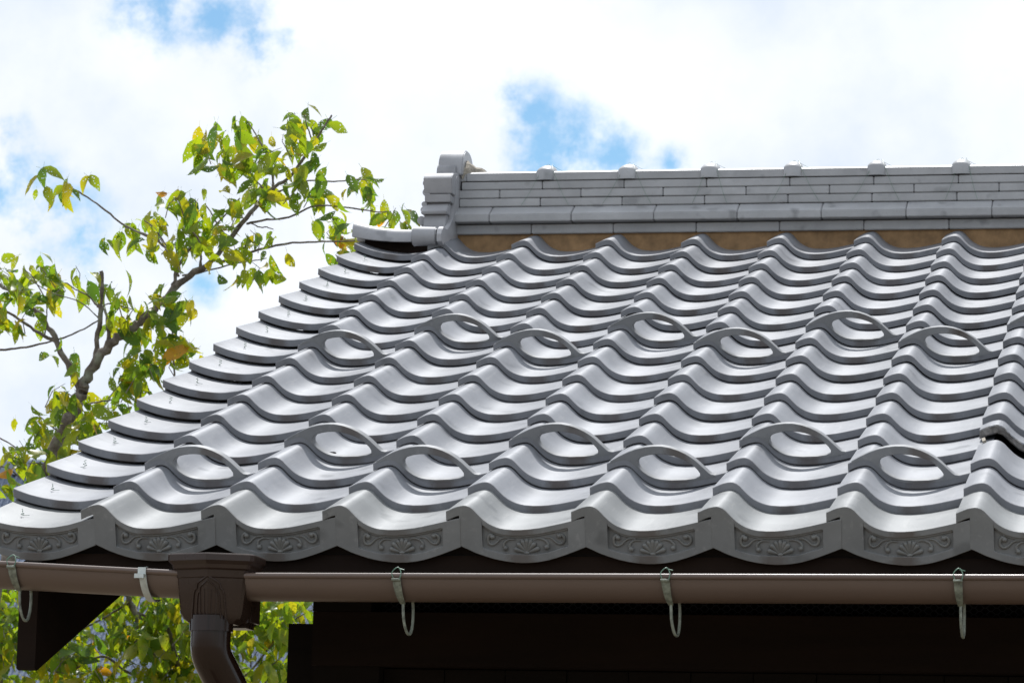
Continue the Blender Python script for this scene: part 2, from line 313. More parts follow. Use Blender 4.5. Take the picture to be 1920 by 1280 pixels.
# --- eave tiles with hanging carved apron
PU0, PU1 = .076, .258
def apron(prof, uL):
    mb = MB(); sheet(mb, prof, TH, 0.004, 0.30)
    T = lambda u: pz(prof, u)
    bl = [(.028,-.0725),(.045,-.0800),(.060,-.0870),(.080,-.0940),(.100,-.1000),(.125,-.1050),(.150,-.1078),(.165,-.1082),(.185,-.1072),(.210,-.1035),(.235,-.0965),(.260,-.0880),(.296,-.0740)]
    sb = smooth_pts([(a, 0, b) for a, b in bl], 3); bl2 = [(p.x, p.z) for p in sb]
    B = lambda u: pz(bl2, u)
    P1 = lambda u: T(u)-0.0125 if u > .09 else min(T(u)-0.0125, -.0290)
    P2 = lambda u: max(B(u)+0.0165, -.0905) if u > .13 else B(u)+0.0155
    us = sorted(set([uL, PU0, PU1, .296]+[round(uL+(.296-uL)*i/52, 5) for i in range(53)]+[u for u, z in prof if uL < u < .296]))
    v0, v1, vr = 0.0, 0.020, 0.0078
    for a, b in zip(us, us[1:]):
        if b-a < 1e-6: continue
        mid = (a+b)/2
        if PU0 < mid < PU1:
            for f1, f2 in ((T, P1), (P2, B)): addq(mb, (a, v0, f1(a)), (b, v0, f1(b)), (b, v0, f2(b)), (a, v0, f2(a)))
            for f1 in (P1, P2): addq(mb, (a, v0, f1(a)), (b, v0, f1(b)), (b, vr, f1(b)), (a, vr, f1(a)))
            addq(mb, (a, vr, P1(a)), (b, vr, P1(b)), (b, vr, P2(b)), (a, vr, P2(a)))
        else: addq(mb, (a, v0, T(a)), (b, v0, T(b)), (b, v0, B(b)), (a, v0, B(a)))
        addq(mb, (a, v1, T(a)-.002), (b, v1, T(b)-.002), (b, v1, B(b)), (a, v1, B(a)))
        addq(mb, (a, v0, B(a)), (b, v0, B(b)), (b, v1, B(b)), (a, v1, B(a)))
        addq(mb, (a, v0, T(a)), (b, v0, T(b)), (b, .0045, T(b)+.0001), (a, .0045, T(a)+.0001))
    for u in (PU0, PU1): addq(mb, (u, v0, P1(u)), (u, vr, P1(u)), (u, vr, P2(u)), (u, v0, P2(u)))
    for u in (uL, .296): addq(mb, (u, v0, T(u)), (u, v1, T(u)-.002), (u, v1, B(u)), (u, v0, B(u)))
    if uL == .028:                                 # the lap over the left neighbour
        uu = [u for u, z in prof if u < .028]+[.028]
        for a, b in zip(uu, uu[1:]):
            addq(mb, (a, v0, T(a)), (b, v0, T(b)), (b, v0, T(b)-.020), (a, v0, T(a)-.020))
            addq(mb, (a, v0, T(a)-.020), (b, v0, T(b)-.020), (b, v1, T(b)-.020), (a, v1, T(a)-.020))
            addq(mb, (a, v0, T(a)), (b, v0, T(b)), (b, .0045, T(b)+.0001), (a, .0045, T(a)+.0001))
        addq(mb, (0, v0, 0), (0, v1, 0), (0, v1, -.02), (0, v0, -.02))
    me = mb.mesh('eave_tile', M_EAVE, 30); return bevel(weld(me), 0.0009, 50)
ME_EAVE = apron(PROF, .028)
ME_EAVE_G = apron(GPROF, .040)
# carved scrolls and flower, raised from the recessed panel
def zc(x, y): return ((x+79)*.183e-3, (242+.0207*(x+79)-y)*.183e-3)
mb = MB(); VR = 0.0060
def scroll(pts, r0, r1, ballr):
    q = smooth_pts([Vector((*zc(x, y), 0)) for x, y in pts], 5); n = len(q)
    mb.tube([(p.x, VR, p.y) for p in q], [1.3*(r0+(r1-r0)*i/(n-1)) for i in range(n)], 8)
    mb.ball((q[0].x, VR-.001, q[0].y), ballr, 10, 6)
scroll([(452,548),(432,525),(408,545),(398,585),(410,622),(445,640),(492,622),(530,585),(580,562),(648,566)], .0036, .0012, .0058)
scroll([(600,682),(580,655),(588,620),(618,592),(660,580),(720,590)], .0030, .0010, .0058)
scroll([(1222,552),(1245,540),(1275,565),(1278,610),(1245,642),(1195,632),(1150,590),(1105,566),(1060,566)], .0036, .0012, .0058)
scroll([(1078,676),(1092,650),(1072,612),(1030,585),(975,576),(940,590)], .0030, .0010, .0058)
bx, bz = zc(845, 742)
for (x, y, r) in ((700,688,.0060),(735,622,.0062),(790,588,.0052),(845,575,.0052),(900,588,.0052),(945,622,.0062),(992,686,.0060)):
    ex, ez = zc(x, y); n = 8; pts = []; rr = []
    for i in range(n+1):
        s_ = i/n; pts.append((bx+(ex-bx)*s_, VR+.0004, bz+(ez-bz)*s_)); rr.append(.0012+(r-.0012)*math.sin(min(1, s_*1.05)*math.pi*.5)**1.3 if s_ < .9 else r*(.95 if s_ < .97 else .55))
    mb.tube(pts, rr, 8)
mb.ball((bx, VR, bz), (.007,.004,.004), 8, 5)
ME_SCROLL = mb.mesh('carved_scroll', M_RELIEF, 50)
# --- wire twist on verge tiles
mb = MB()
pts = [(math.cos(a*1.9)*.006*(1-a/14), math.sin(a*1.3)*.006, .002+.0014*a) for a in [i*.45 for i in range(26)]]
pts = [(x*.62, y*.55, z*.9) for x, y, z in pts]
mb.tube(pts, .0006, 5); mb.tube([(0,0,.002),(.008,.003,.001),(.015,-.002,.001)], .0005, 5)
ME_TWIST = mb.mesh('wire_twist', M_WIRE, 60)
def jit(a): return random.uniform(-a, a)
def put(name, me, c, r, tilt, dx=0.0, dn=0.0, j=1.0):
    p = plane(c*CW+dx+jit(.0012*j), r*RL+jit(.0012*j), dn+jit(.0005*j))
    return link(name, me, HOUSE, p, (SL-tilt+jit(.0025*j), jit(.003*j), jit(.0035*j)))
GUARDS = {(c, 2 if c % 2 else 3) for c in range(1, NC)} | {(c, 8 if c % 2 else 9) for c in range(1, NC)}
# one broken tile at the right: shorter, ragged nose
mb = MB(); bp_ = [(u, z) for u, z in PROF]
dense = []
for (a, p), (b, q) in zip(bp_, bp_[1:]):
    for k in range(3): dense.append((a+(b-a)*k/3, p+(q-p)*k/3))
dense.append(bp_[-1])
sheet(mb, dense, TH+.003, 0.125, 0.30, ch=0.003, dv=lambda u: .012*noise.noise(Vector((u*60, 3.1, 0)))+.006*noise.noise(Vector((u*190, 1.7, 0)))+.03*u)
ME_BROKEN = mb.mesh('broken_tile', [M_TILE, M_BROKEN], 30)
for p in ME_BROKEN.polygons:
    cx = sum(ME_BROKEN.vertices[i].co.y for i in p.vertices)/len(p.vertices)
    if abs(p.normal.y) > .6 and cx < .2: p.material_index = 1
for c in range(1, NC+1):
    for r in range(NR):
        if r == 0:
            o = put('eave_tile', ME_EAVE, c, 0, TILT, dn=0.003, j=.8)
            link('carved_scroll', ME_SCROLL, o)
        elif (c, r) == (8, 3):
            o = put('broken_tile', ME_BROKEN, c, r, TILT+.02, dn=.009); o['label'] = 'broken tile with its nose snapped off, leaving a dark gap'
        elif (c, r) in GUARDS:
            o = put('snow_guard_tile', ME_TILE, c, r, TILT); link('guard_loop', ME_LOOP, o)
        else: put('roof_tile', ME_TILE, c, r, TILT)
for r in range(NR):
    lift = 0 if r == 0 else min(.006+.0017*r, .025)
    o = put('verge_eave_tile' if r == 0 else 'verge_tile', ME_EAVE_G if r == 0 else ME_GABLE, 0, r, TILT if r == 0 else G_TILT, dx=-.005 if r else 0, dn=0.002+lift)
    o.rotation_euler.y += lift/.27
    if r == 0: link('carved_scroll', ME_SCROLL, o)
    link('wire_twist', ME_TWIST, o, (.098+jit(.004), .105+jit(.006), pz(GPROF, .098)+.001), (0, 0, jit(2.5)))
# closing course right under the ridge (upper ends run below it)
for c in range(0, NC+1):
    put('roof_tile', ME_TILE if c else ME_GABLE, c, NR, TILT)
# strip of cement in the break
mb = MB(); mb.box((0,-.016,-.004),(.008,.016,.003)); o = build(mb, 'cement_patch', M_CEMENT, HOUSE, loc=plane(8*CW+.009, 3*RL+.075, -.018), rot=(SL, R(-20), 0))
# roof deck (front and back slopes), hidden under the tiles
YR = 3.60; VRG = YR/cS
mb = MB()
X0, X1 = .12, (NC+1)*CW
def slab(mb, x0, x1, v0, v1, n0, n1):
    vs = [plane(x, v, n) for n in (n0, n1) for x, v in ((x0, v0), (x1, v0), (x1, v1), (x0, v1))]
    mb.add(vs, [(0,3,2,1),(4,5,6,7),(0,1,5,4),(1,2,6,5),(2,3,7,6),(3,0,4,7)])
slab(mb, X0, X1, .03, VRG, -.105, -.075)
deck = build(mb, 'roof_deck', M_UNDER, HOUSE, smooth=0)
# back slope, waved sheet of tiles as one slope with courses
mb = MB(); zt = YR*math.tan(SL)
for r in range(15):
    rs = []
    for v, dn in ((r*RL, 0.0), (r*RL+.0001, -.018), ((r+1)*RL, 0.0)):
        row = []
        for k in range(0, 12*8+1):
            x = .05+k*CW/8; n = pz(PROF, (x % CW))-.0
            q = plane(x, VRG-.1-v+0.0, n+dn-.004) ; row.append((q.x, 2*YR-q.y, q.z))
        rs.append(row)
    mb.rings(rs, cap=False, closed=False)
bo = build(mb, 'back_roof_slope', M_TILE, HOUSE, 30)
# battens / fascia below the eave tiles and rafters with visible end grain
mb = MB(); mb.box((.20, .045, -.120), (X1, .075, -.085)); build(mb, 'eave_board', M_WOOD2, HOUSE, smooth=0)
mb = MB(); slab(mb, -.026, .026, .05, 3.4, -.19, -.108); ME_RAF = mb.mesh('rafter', M_WOOD, 0)
for k in range(10): link('rafter', ME_RAF, HOUSE, (.90+k*.295, 0, 0))
link('rafter', ME_RAF, HOUSE, (.60, 0.15, .0))
# barge board under the verge
xb = at(35, 1150, .12).x
mb = MB(); zb = at(50, 1252, .12).z
yb0 = .12
pl = [(yb0, -.10), (yb0, zb), (yb0+.015, zb-.004), (3.6, 3.6*math.tan(SL)-.36), (3.6, 3.6*math.tan(SL)-.12)]
mb.extr(pl, xb, xb+.042, lambda p, q, t_: (t_, p, q)); mb.extr([(2*YR-p, q) for p, q in pl], xb, xb+.042, lambda p, q, t_: (t_, p, q))
build(mb, 'barge_board', M_WOOD2, HOUSE, smooth=0)
# ------------------------------------------------------------------ timber walls below
YW = 1.0
xw = at(597, 1200, YW).x
zbt = at(1300, 1156, YW).z; zb2 = at(1300, 1258, YW).z
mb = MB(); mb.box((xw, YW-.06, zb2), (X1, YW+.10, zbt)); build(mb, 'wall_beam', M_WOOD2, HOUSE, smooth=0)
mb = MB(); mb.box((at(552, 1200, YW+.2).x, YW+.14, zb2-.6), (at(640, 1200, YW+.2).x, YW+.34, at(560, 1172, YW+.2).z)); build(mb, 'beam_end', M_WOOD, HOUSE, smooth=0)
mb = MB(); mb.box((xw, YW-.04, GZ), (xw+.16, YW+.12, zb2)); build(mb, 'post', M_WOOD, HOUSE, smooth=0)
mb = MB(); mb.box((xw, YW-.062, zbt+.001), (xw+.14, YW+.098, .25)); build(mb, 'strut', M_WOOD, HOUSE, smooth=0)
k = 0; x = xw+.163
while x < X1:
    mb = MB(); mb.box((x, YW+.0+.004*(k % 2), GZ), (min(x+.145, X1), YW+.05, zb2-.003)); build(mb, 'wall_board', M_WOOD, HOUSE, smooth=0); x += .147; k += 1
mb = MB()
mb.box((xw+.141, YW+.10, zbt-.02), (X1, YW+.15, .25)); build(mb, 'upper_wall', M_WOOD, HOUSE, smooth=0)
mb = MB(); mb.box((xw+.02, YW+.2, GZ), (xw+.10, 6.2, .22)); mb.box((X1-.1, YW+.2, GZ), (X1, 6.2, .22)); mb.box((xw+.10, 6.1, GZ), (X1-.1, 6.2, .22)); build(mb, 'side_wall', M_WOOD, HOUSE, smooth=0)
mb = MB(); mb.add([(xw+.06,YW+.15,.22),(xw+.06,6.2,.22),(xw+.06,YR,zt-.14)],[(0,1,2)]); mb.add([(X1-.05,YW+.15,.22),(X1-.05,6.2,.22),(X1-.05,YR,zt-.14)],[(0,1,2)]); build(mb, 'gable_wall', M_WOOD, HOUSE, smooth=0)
mb = MB(); zp = at(560, 1040, .75).z  # purlin carried out to the verge
mb.box((at(520, 1050, .75).x, .70, at(560, 1064, .75).z), (xw+.1, .80, .22)); build(mb, 'purlin', M_WOOD, HOUSE, smooth=0)
# netting across the opening above the beam: hexagonal wire
mb = MB(); hx, hz = .0130, .0075; YN = YW-.02; x = xw+.16; col_i = 0
while x < 2.75:
    z = zbt-.012+(hz if col_i % 2 else 0)
    while z < zbt+.06:
        for (a, b_) in (((x, z), (x+hx*.45, z)), ((x+hx*.45, z), (x+hx, z+hz)), ((x+hx*.45, z), (x+hx, z-hz))):
            dx, dz = b_[0]-a[0], b_[1]-a[1]; l_ = math.hypot(dx, dz); px_, pz_ = -dz/l_*.0007, dx/l_*.0007
            mb.add([(a[0]+px_, YN, a[1]+pz_), (b_[0]+px_, YN, b_[1]+pz_), (b_[0]-px_, YN, b_[1]-pz_), (a[0]-px_, YN, a[1]-pz_)], [(0,1,2,3)])
        z += 2*hz
    x += hx*1.0; col_i += 1
o = build(mb, 'wire_netting', M_NET, HOUSE, smooth=0); o['kind'] = 'stuff'
# ------------------------------------------------------------------ gutter
def gutter(x0, z0, x1, z1, Yc, name='gutter'):
    mb = MB(); rad = .054; n = 18; rs = []
    for k in range(9):
        s_ = k/8; x = x0+(x1-x0)*s_; z = z0+(z1-z0)*s_; sec = []
        for i in range(n+1):
            a = math.pi+math.pi*i/n; sec.append((x, Yc+rad*math.cos(a), z+.003+rad*.96*math.sin(a)))
        for i in range(n+1):
            a = 2*math.pi-math.pi*i/n; sec.append((x, Yc+(rad-.0025)*math.cos(a), z+.003+(rad*.96-.0025)*math.sin(a)))
        rs.append(sec)
    mb.rings(rs)
    for sgn in (-1, 1):
        mb.tube([(x0+.0005, Yc+sgn*rad, z0+.0), (x1-.0005, Yc+sgn*rad, z1+.0)], .0062, 12)
    return build(mb, name, M_GUT, HOUSE, 40)
YG = -.070; YF = YG-.054
def gz(px, py): return at(px, py, YF-.006)
a0, a1 = gz(0, 1056), gz(320, 1073); g0, g1 = gz(455, 1078), gz(1920, 1081.5)
sl1 = (a1.z-a0.z)/(a1.x-a0.x); sl2 = (g1.z-g0.z)/(g1.x-g0.x)
GL = gutter(-.02, a0.z+sl1*(-.02-a0.x), a1.x+.015, a1.z, YG)
GR = gutter(g0.x-.015, g0.z, X1, g1.z+sl2*(X1-g1.x), YG)
# hooks that wrap the gutter and hang from long loops
def hook(px, zrim, parent, kind):
    x = gz(px, 1085).x; rad = .0565; mb = MB()
    if kind == 'strap':
        rs = []
        for i in range(17):
            a = math.pi+.08-(.2 if i == 0 else 0)+math.pi*.62*i/16; c_, s_ = math.cos(a), math.sin(a); dx = .0035*i/16*3
            rs.append([(x-.0075+dx, YG+rad*c_, zrim+rad*s_), (x+.0075+dx, YG+rad*c_, zrim+rad*s_), (x+.0075+dx, YG+(rad+.0015)*c_, zrim+(rad+.0015)*s_), (x-.0075+dx, YG+(rad+.0015)*c_, zrim+(rad+.0015)*s_)])
        mb.rings(rs)
        mb.box((x-.0085, YF-.0095, zrim-.006), (x+.0085, YF-.0075, zrim+.011)); mb.box((x-.0085, YF-.0095, zrim+.009), (x+.0085, YF+.008, zrim+.011))
        mb.box((x-.014, YF-.016, zrim-.014), (x+.006, YF-.0095, zrim-.005))
        return build(mb, 'gutter_strap', M_STRAP, parent, 35)
    rs = []
    for i in range(17):
        f = i/16; a = math.pi+.10+math.pi*.36*f; c_, s_ = math.cos(a), math.sin(a); w = .0085-.004*f**2; dx = .007*f*(1 if kind == 'bent' else .45)
        r2 = rad+.0012
        rs.append([(x-w+dx, YG+rad*c_, zrim+rad*s_), (x+w+dx, YG+rad*c_, zrim+rad*s_), (x+w+dx, YG+(r2+.001)*c_, zrim+(r2+.001)*s_), (x-w+dx, YG+(r2+.001)*c_, zrim+(r2+.001)*s_)])
    mb.rings(rs)
    mb.tube([(x-.009, YF-.0085, zrim-.008), (x+.009, YF-.0085, zrim-.008)], .0032, 8)
    e = rs[-1]; ex = (e[0][0]+e[1][0])/2; ey = e[2][1]; ez = e[2][2]
    lat = .013 if kind == 'bent' else .005
    pts = [(ex, ey, ez+.003), (ex+lat*.1, ey, ez-.025), (ex+lat*.3, ey+.004, ez-.044), (ex+lat*.6, ey+.012, ez-.058), (ex+lat*.9, ey+.023, ez-.058), (ex+lat, ey+.034, ez-.040), (ex+lat, ey+.038, ez-.01), (ex+lat*.9, ey+.036, ez+.012)]
    mb.tube(smooth_pts(pts, 5), .0030, 8)
    o = build(mb, 'gutter_hook', M_HOOK, parent, 35)
    mb = MB(); q = [(x-.006, YF-.011, zrim-.004), (x-.009, YF-.009, zrim+.006), (x-.002, YF-.004, zrim+.016), (x+.004, YF, zrim+.017), (x+.010, YF-.008, zrim+.005), (x+.008, YF-.011, zrim-.006)]
    mb.tube(smooth_pts(q, 4), .0011, 6); mb.tube([(x+.002, YF, zrim+.016), (x+.014, YF+.002, zrim+.013)], .0011, 6); build(mb, 'tie_wire', M_WIRE, parent, 60)
    return o
hook(20, a0.z+.001, GL, 'bent'); hook(266, a1.z+.002, GL, 'strap')
for px in (743, 1247): hook(px, g0.z+sl2*(gz(px, 1080).x-g0.x), GR, 'bent')
hook(1796, g0.z+sl2*(gz(1796, 1080).x-g0.x), GR, 'flat')
# ------------------------------------------------------------------ rainwater hopper and downpipe
HY = -.130                                       # plane of the hopper's front crease
hc = at(389, 1100, HY-.02); HX = hc.x
def hz_(py): return at(392, py, HY-.02).z
def hexring(w, dfront, dback, z, notch=.6):
    """plan: V front with centre crease, flat sides, square back"""
    c_ = .50
    return [(HX, HY-dfront, z), (HX+w*.93, HY-dfront+.030*w/.09, z), (HX+w, HY-dfront+.04*w/.09, z), (HX+w, HY+dback, z), (HX-w, HY+dback, z), (HX-w, HY-dfront+.04*w/.09, z), (HX-w*.93, HY-dfront+.030*w/.09, z)]
mb = MB()
zs = [(1037, .0915, .040, .09), (1039, .0930, .042, .09), (1050, .0925, .042, .09), (1054, .0880, .038, .09), (1057, .0850, .035, .09), (1064, .0830, .033, .09), (1067, .0780, .027, .088), (1080, .0755, .025, .086), (1082, .0740, .022, .085), (1146, .0660, .014, .078), (1157, .0610, .008, .074), (1166, .0470, -.002, .06)]
rs = [hexring(w, df, db, hz_(py)) for py, w, df, db in zs]
inner_ = [hexring(w-.005, df-.005, db-.005, hz_(py)+.001) for py, w, df, db in [(1037, .0915, .040, .09), (1060, .084, .034, .09)]]
mb.rings(inner_[::-1]+rs, cap=True)
HOP = build(mb, 'rain_hopper', M_HOP, HOUSE, 25)
def on_front(px, py, out=0.0):
    """a point on the hopper's front faces, seen at px,py: right or left face sloping back from the crease"""
    z = hz_(py); i = (py-1082)/(1150-1082); w = .074+(.066-.074)*i; df = .022+(.014-.022)*i
    x = HX+(px-392)/870.; s_ = min(1, abs(x-HX)/(w*.93)); return (x, HY-df+.030*w/.09*s_-out, z)
mb = MB()
def moulding(pp, r):
    mb.tube([on_front(x, y, .0006) for x, y in pp], r, 6)
for sc, r in ((1.0, .0022), (.72, .0018)):
    pp = []
    top = [(-37, 1158), (-33, 1112), (-30, 1104), (-26, 1102), (-24, 1092), (-14, 1086), (0, 1078), (14, 1086), (24, 1092), (26, 1102), (30, 1104), (33, 1112), (37, 1158)]
    for a_, b_ in top: pp.append((392+a_*sc*.86, 1150-(1150-b_)*(sc if sc == 1 else .88)))
    moulding(pp, r)
for dx in (-15, -7, 0, 7, 15): moulding([(392+dx, 1100+abs(dx)*.4), (392+dx*.95, 1150)], .0011)
build(mb, 'arched_moulding', M_HOP, HOP, 60)
pr = .0415; px0 = Vector((HX-.003, HY+.030, 0)); zt_, zm = hz_(1160), hz_(1212)
mb = MB(); mb.tube([(px0.x, px0.y, zt_+.01), (px0.x, px0.y, zt_-.022)], pr+.004, 32); build(mb, 'pipe_collar', M_PIPE, HOUSE, 40)
mb = MB(); p0 = Vector((px0.x, px0.y, zt_)); pts = [p0, p0+Vector((0,0,-.052))]
dr = Vector((.30, .55, -.78)).normalized()
for i in range(1, 5):
    a = i/4; d_ = (Vector((0,0,-1))*(1-a)+dr*a).normalized(); pts.append(pts[-1]+d_*.009)
for i in range(1, 12): pts.append(pts[-1]+dr*.10 if i < 9 else pts[-1]+Vector((0, .0, -.3)))
mb.tube(pts, pr, 32); build(mb, 'downpipe', M_PIPE, HOUSE, 40)
mb = MB(); mb.box((HX+.0, HY+.080, hz_(1168)), (HX+.066, HY+.17, hz_(1100))); me = bevel(mb.mesh('outlet_box', M_HOP, 0), .012, 50, 3); link('outlet_box', me, HOUSE)

# ------------------------------------------------------------------ ridge
RIDGE = bpy.data.objects.new('roof_ridge', None); COL.objects.link(RIDGE); RIDGE.parent = HOUSE
ZB = 1.277; NL = .2615
def rpiece(name, prof, x0, x1, mat=M_RIDGE, bw=.0022):
    mb = MB(); L_ = x1-x0; mb.extr(prof, 0, L_, lambda p, q, t_: (t_, p, q)); me = bevel(mb.mesh(name, mat, 0), bw, 25, 2)
    return link(name, me, RIDGE, (x0, YR+jit(.0008), ZB+jit(.0004)), (0, 0, jit(.002)))
def sym(half): return half + [(-p, q) for p, q in half[::-1]]
XR0, XR1 = .312, X1
def course(name, half, phase, bw=.0022, gap=.0016, reg=None):
    prof = sym(half); x = XR0; nx = XR0+phase
    while x < XR1:
        e = min(nx, XR1); 
        if e-x > .02: rpiece(name, prof, x+gap/2, e-gap/2, bw=bw)
        x = e; nx += NL
def jx(zx): return at(640+zx/2.909, 420, YR-.1).x-XR0        # joint from the photograph
course('ridge_tile', [(-.098, .0), (-.100, .029), (-.070, .0315)], (jx(1037)) % NL)
course('wide_ridge_tile', [(-.136, .0325), (-.138, .0555), (-.079, .0900), (-.05, .0912)], jx(818) % NL)
course('ridge_tile', [(-.078, .0925), (-.080, .1175), (-.05, .120)], jx(1075) % NL)
course('ridge_tile', [(-.073, .1210), (-.075, .1460), (-.05, .148)], jx(850) % NL)
course('ridge_tile', [(-.069, .1490), (-.071, .1735), (-.05, .176)], jx(1082) % NL)
caph = [(-.066, .1775), (-.068, .2010), (-.058, .2070), (-.040, .2120), (-.02, .2145), (-.0001, .2150)]
cj = jx(1108)
course('ridge_cap_tile', caph, cj % NL, gap=.001, bw=.0015)
mb = MB()
capf = sym(caph); cen = Vector((0, .175))
rs = []
for i in range(13):
    a = math.pi*i/12; off_ = .0215*math.sin(a)+.0008; xx = -.028*math.cos(a); ring = []
    for (p, q) in capf:
        d_ = Vector((p, q))-cen; d_.y = max(d_.y, .0); d_ = d_.normalized(); ring.append((xx, p+d_.x*off_*.6, q+d_.y*off_ if q > .19 else q))
    rs.append(ring)
mb.rings(rs); ME_COLLAR = mb.mesh('cap_collar', M_RIDGE, 60)
k = 0; x = XR0+(cj % NL)
while x < XR0+.12: x += NL
if True: pass
while x < XR1:
    link('cap_collar', ME_COLLAR, RIDGE, (x-.008, YR, ZB), (0, 0, 0)); 
    # tie wires over the cap and down the face
    mb = MB(); s_ = -1 if k % 2 else 1
    for dx, tx in ((-.012, -.055+jit(.02)), (.012, .045+jit(.02))):
        pts = [(x+dx+tx*1.2, YR-.083, ZB+.0935), (x+dx+tx*.75, YR-.079, ZB+.135), (x+dx+tx*.4, YR-.0765, ZB+.175), (x+dx*1.1+tx*.12, YR-.071, ZB+.205), (x+dx*.6, YR-.03, ZB+.236), (x+dx*.5, YR, ZB+.2365), (x+dx*2.4, YR+.01, ZB+.225), (x+dx*5, YR+.03, ZB+.216)]
        mb.tube(smooth_pts(pts, 4), .0005, 5)
    build(mb, 'tie_wire', M_WIRE, RIDGE, 60); k += 1
    x += NL
# mortar filling between tile valleys and ridge base
mb = MB(); rs = []
for i in range(0, int((X1-.30)/.01)):
    x = .30+i*.01; yy = YR-.088+.004*noise.noise(Vector((x*9, 0, 5)))
    u = x % CW; zb_ = plane(x, yy/cS, 0).z-.10
    rs.append([(x, yy-.006, zb_), (x, yy+.004*noise.noise(Vector((x*20, 1, 2))), (zb_+ZB)/2), (x, yy+.004, ZB+.004), (x, yy+.1, ZB+.004), (x, yy+.1, zb_)])
mb.rings(rs); build(mb, 'mortar_bed', M_MORTAR, RIDGE, 40)
# ------------------------------------------------------------------ ridge-end ornament
ORN = bpy.data.objects.new('ridge_end_ornament', None); COL.objects.link(ORN); ORN.parent = HOUSE
def oz(zy, y):  # height of a row of the close-up seen at depth y
    return at(820, 260+zy/5.817, y).z
def ox(zx, y): return at(660+zx/5.817, 350, y).x
XE = ox(1100, 3.43)                              # right face of the plate
def oprof(pts, x0, x1, name, bw=.003, seg=2, ang=30):
    mb = MB(); mb.extr(pts, x0, x1, lambda p, q, t_: (t_, p, q)); me = bevel(mb.mesh(name, M_ORN, 0), bw, ang, seg); return link(name, me, ORN)
def both(front): return front + [(2*YR-p, q) for p, q in front[::-1]]
# the plate: S-shaped side, wide foot
pf = [(3.42, oz(1100, 3.42)), (3.350, oz(1140, 3.35)), (3.310, oz(1168, 3.31)), (3.276, oz(1120, 3.276)), (3.272, oz(1040, 3.272)), (3.285, oz(980, 3.285)), (3.308, oz(958, 3.308)), (3.335, oz(985, 3.335)), (3.360, oz(992, 3.36)), (3.400, oz(945, 3.40)), (3.436, oz(880, 3.436)), (3.444, oz(820, 3.444)), (3.452, oz(770, 3.452)), (3.462, oz(710, 3.462)), (3.466, oz(600, 3.466)), (3.464, oz(480, 3.464)), (3.474, oz(420, 3.474)), (3.500, oz(392, 3.5)), (3.52, oz(388, 3.52))]
oprof(both(pf), XE-.014, XE+.002, 'back_plate', .0015)
x0 = ox(785, 3.42); xi = ox(800, 3.42)
oprof(both([(3.425, oz(598, 3.425)), (3.408, oz(432, 3.408)), (3.416, oz(400, 3.416)), (3.44, oz(380, 3.44)), (3.52, oz(378, 3.52))]), x0, XE, 'shoulder_block', .0018)
oprof(both([(3.418, oz(690, 3.418)), (3.414, oz(604, 3.414))]), xi, XE-.003, 'neck_block', .0015)
oprof(both([(3.408, oz(825, 3.408)), (3.396, oz(822, 3.396)), (3.392, oz(792, 3.392)), (3.402, oz(770, 3.402)), (3.436, oz(702, 3.436))]), ox(765, 3.40), XE-.010, 'flared_block', .002)
oprof(both([(3.370, oz(1010, 3.37)), (3.398, oz(950, 3.398)), (3.410, oz(828, 3.41))]), ox(790, 3.40), XE-.013, 'lower_block', .0018)
# little side curls seen behind the left edge
mb = MB()
for zx, zy, r in ((745, 905, .011), (765, 790, .008), (770, 730, .007), (790, 600, .010), (790, 500, .010)):
    p = (ox(zx+42, 3.45), 3.45, oz(zy, 3.45)); mb.tube([(p[0], 3.425, p[2]), (p[0], 3.78, p[2])], r*1.25, 18)
build(mb, 'side_curl', M_ORN, ORN, 40)
# scroll roll at the foot
mb = MB(); yc = 3.312; zc_ = (oz(962, yc)+oz(1165, yc))/2; rr = (oz(962, yc)-oz(1165, yc))/2
def rollx(mb, xa, xb, r1, r2, yc, z1, z2, k=24, a0_=0, a1_=2*math.pi):
    rs = []
    for i in range(9):
        s_ = i/8; x = xa+(xb-xa)*s_; r = r1+(r2-r1)*s_; z = z1+(z2-z1)*s_
        rs.append([(x, yc+r*math.cos(a0_+(a1_-a0_)*j/(k-1 if a1_-a0_ < 6.2 else k)), z+r*math.sin(a0_+(a1_-a0_)*j/(k-1 if a1_-a0_ < 6.2 else k))) for j in range(k)])
    mb.rings(rs)
rollx(mb, ox(668, yc-.02), XE-.02, rr*1.04, rr*.96, yc, zc_, zc_); me = bevel(mb.mesh('foot_scroll', M_ORN, 40), .003, 60, 2); link('foot_scroll', me, ORN)
# round head: arched band over the top
def arch(r_y, z0_, z1_, xa, xb, name, th=.10):
    mb = MB(); sec = []
    for i in range(25):
        a = math.pi*i/24; sec.append((YR-r_y*math.cos(a)*(abs(math.cos(a))**-.15 if abs(math.cos(a)) > .02 else 1), z0_+(z1_-z0_)*max(0, math.sin(a))**.85))
    mb.extr(sec, xa, xb, lambda p, q, t_: (t_, p, q)); me = bevel(mb.mesh(name, M_ORN, 0), .003, 50, 2); return link(name, me, ORN)
arch(.092, oz(400, YR-.09), oz(150, YR), ox(955, YR-.06), XE+.012, 'round_head')
arch(.102, oz(400, YR-.09), oz(235, YR-.06)+.002, ox(925, YR-.09), XE-.006, 'head_collar')
# mortar lump behind the head
mb = MB(); c_ = Vector((ox(1300, YR), YR-.02, oz(345, YR)))
rs = []
for i in range(9):
    x = XE+.006+i*.0105; r = .048*(1-i/8)**.8+.004; ring = []
    for j in range(14):
        a = 2*math.pi*j/14; rr_ = r*(1+.35*noise.noise(Vector((x*60, math.cos(a)*2, math.sin(a)*2)))); ring.append((x+jit(.002), YR-.012+1.2*rr_*math.cos(a), ZB+.202+rr_*math.sin(a)*1.0))
    rs.append(ring)
mb.rings(rs); build(mb, 'mortar_lump', M_CEMENT, ORN, 20)
zc_ = (oz(962, 3.37)+oz(1165, 3.37))/2
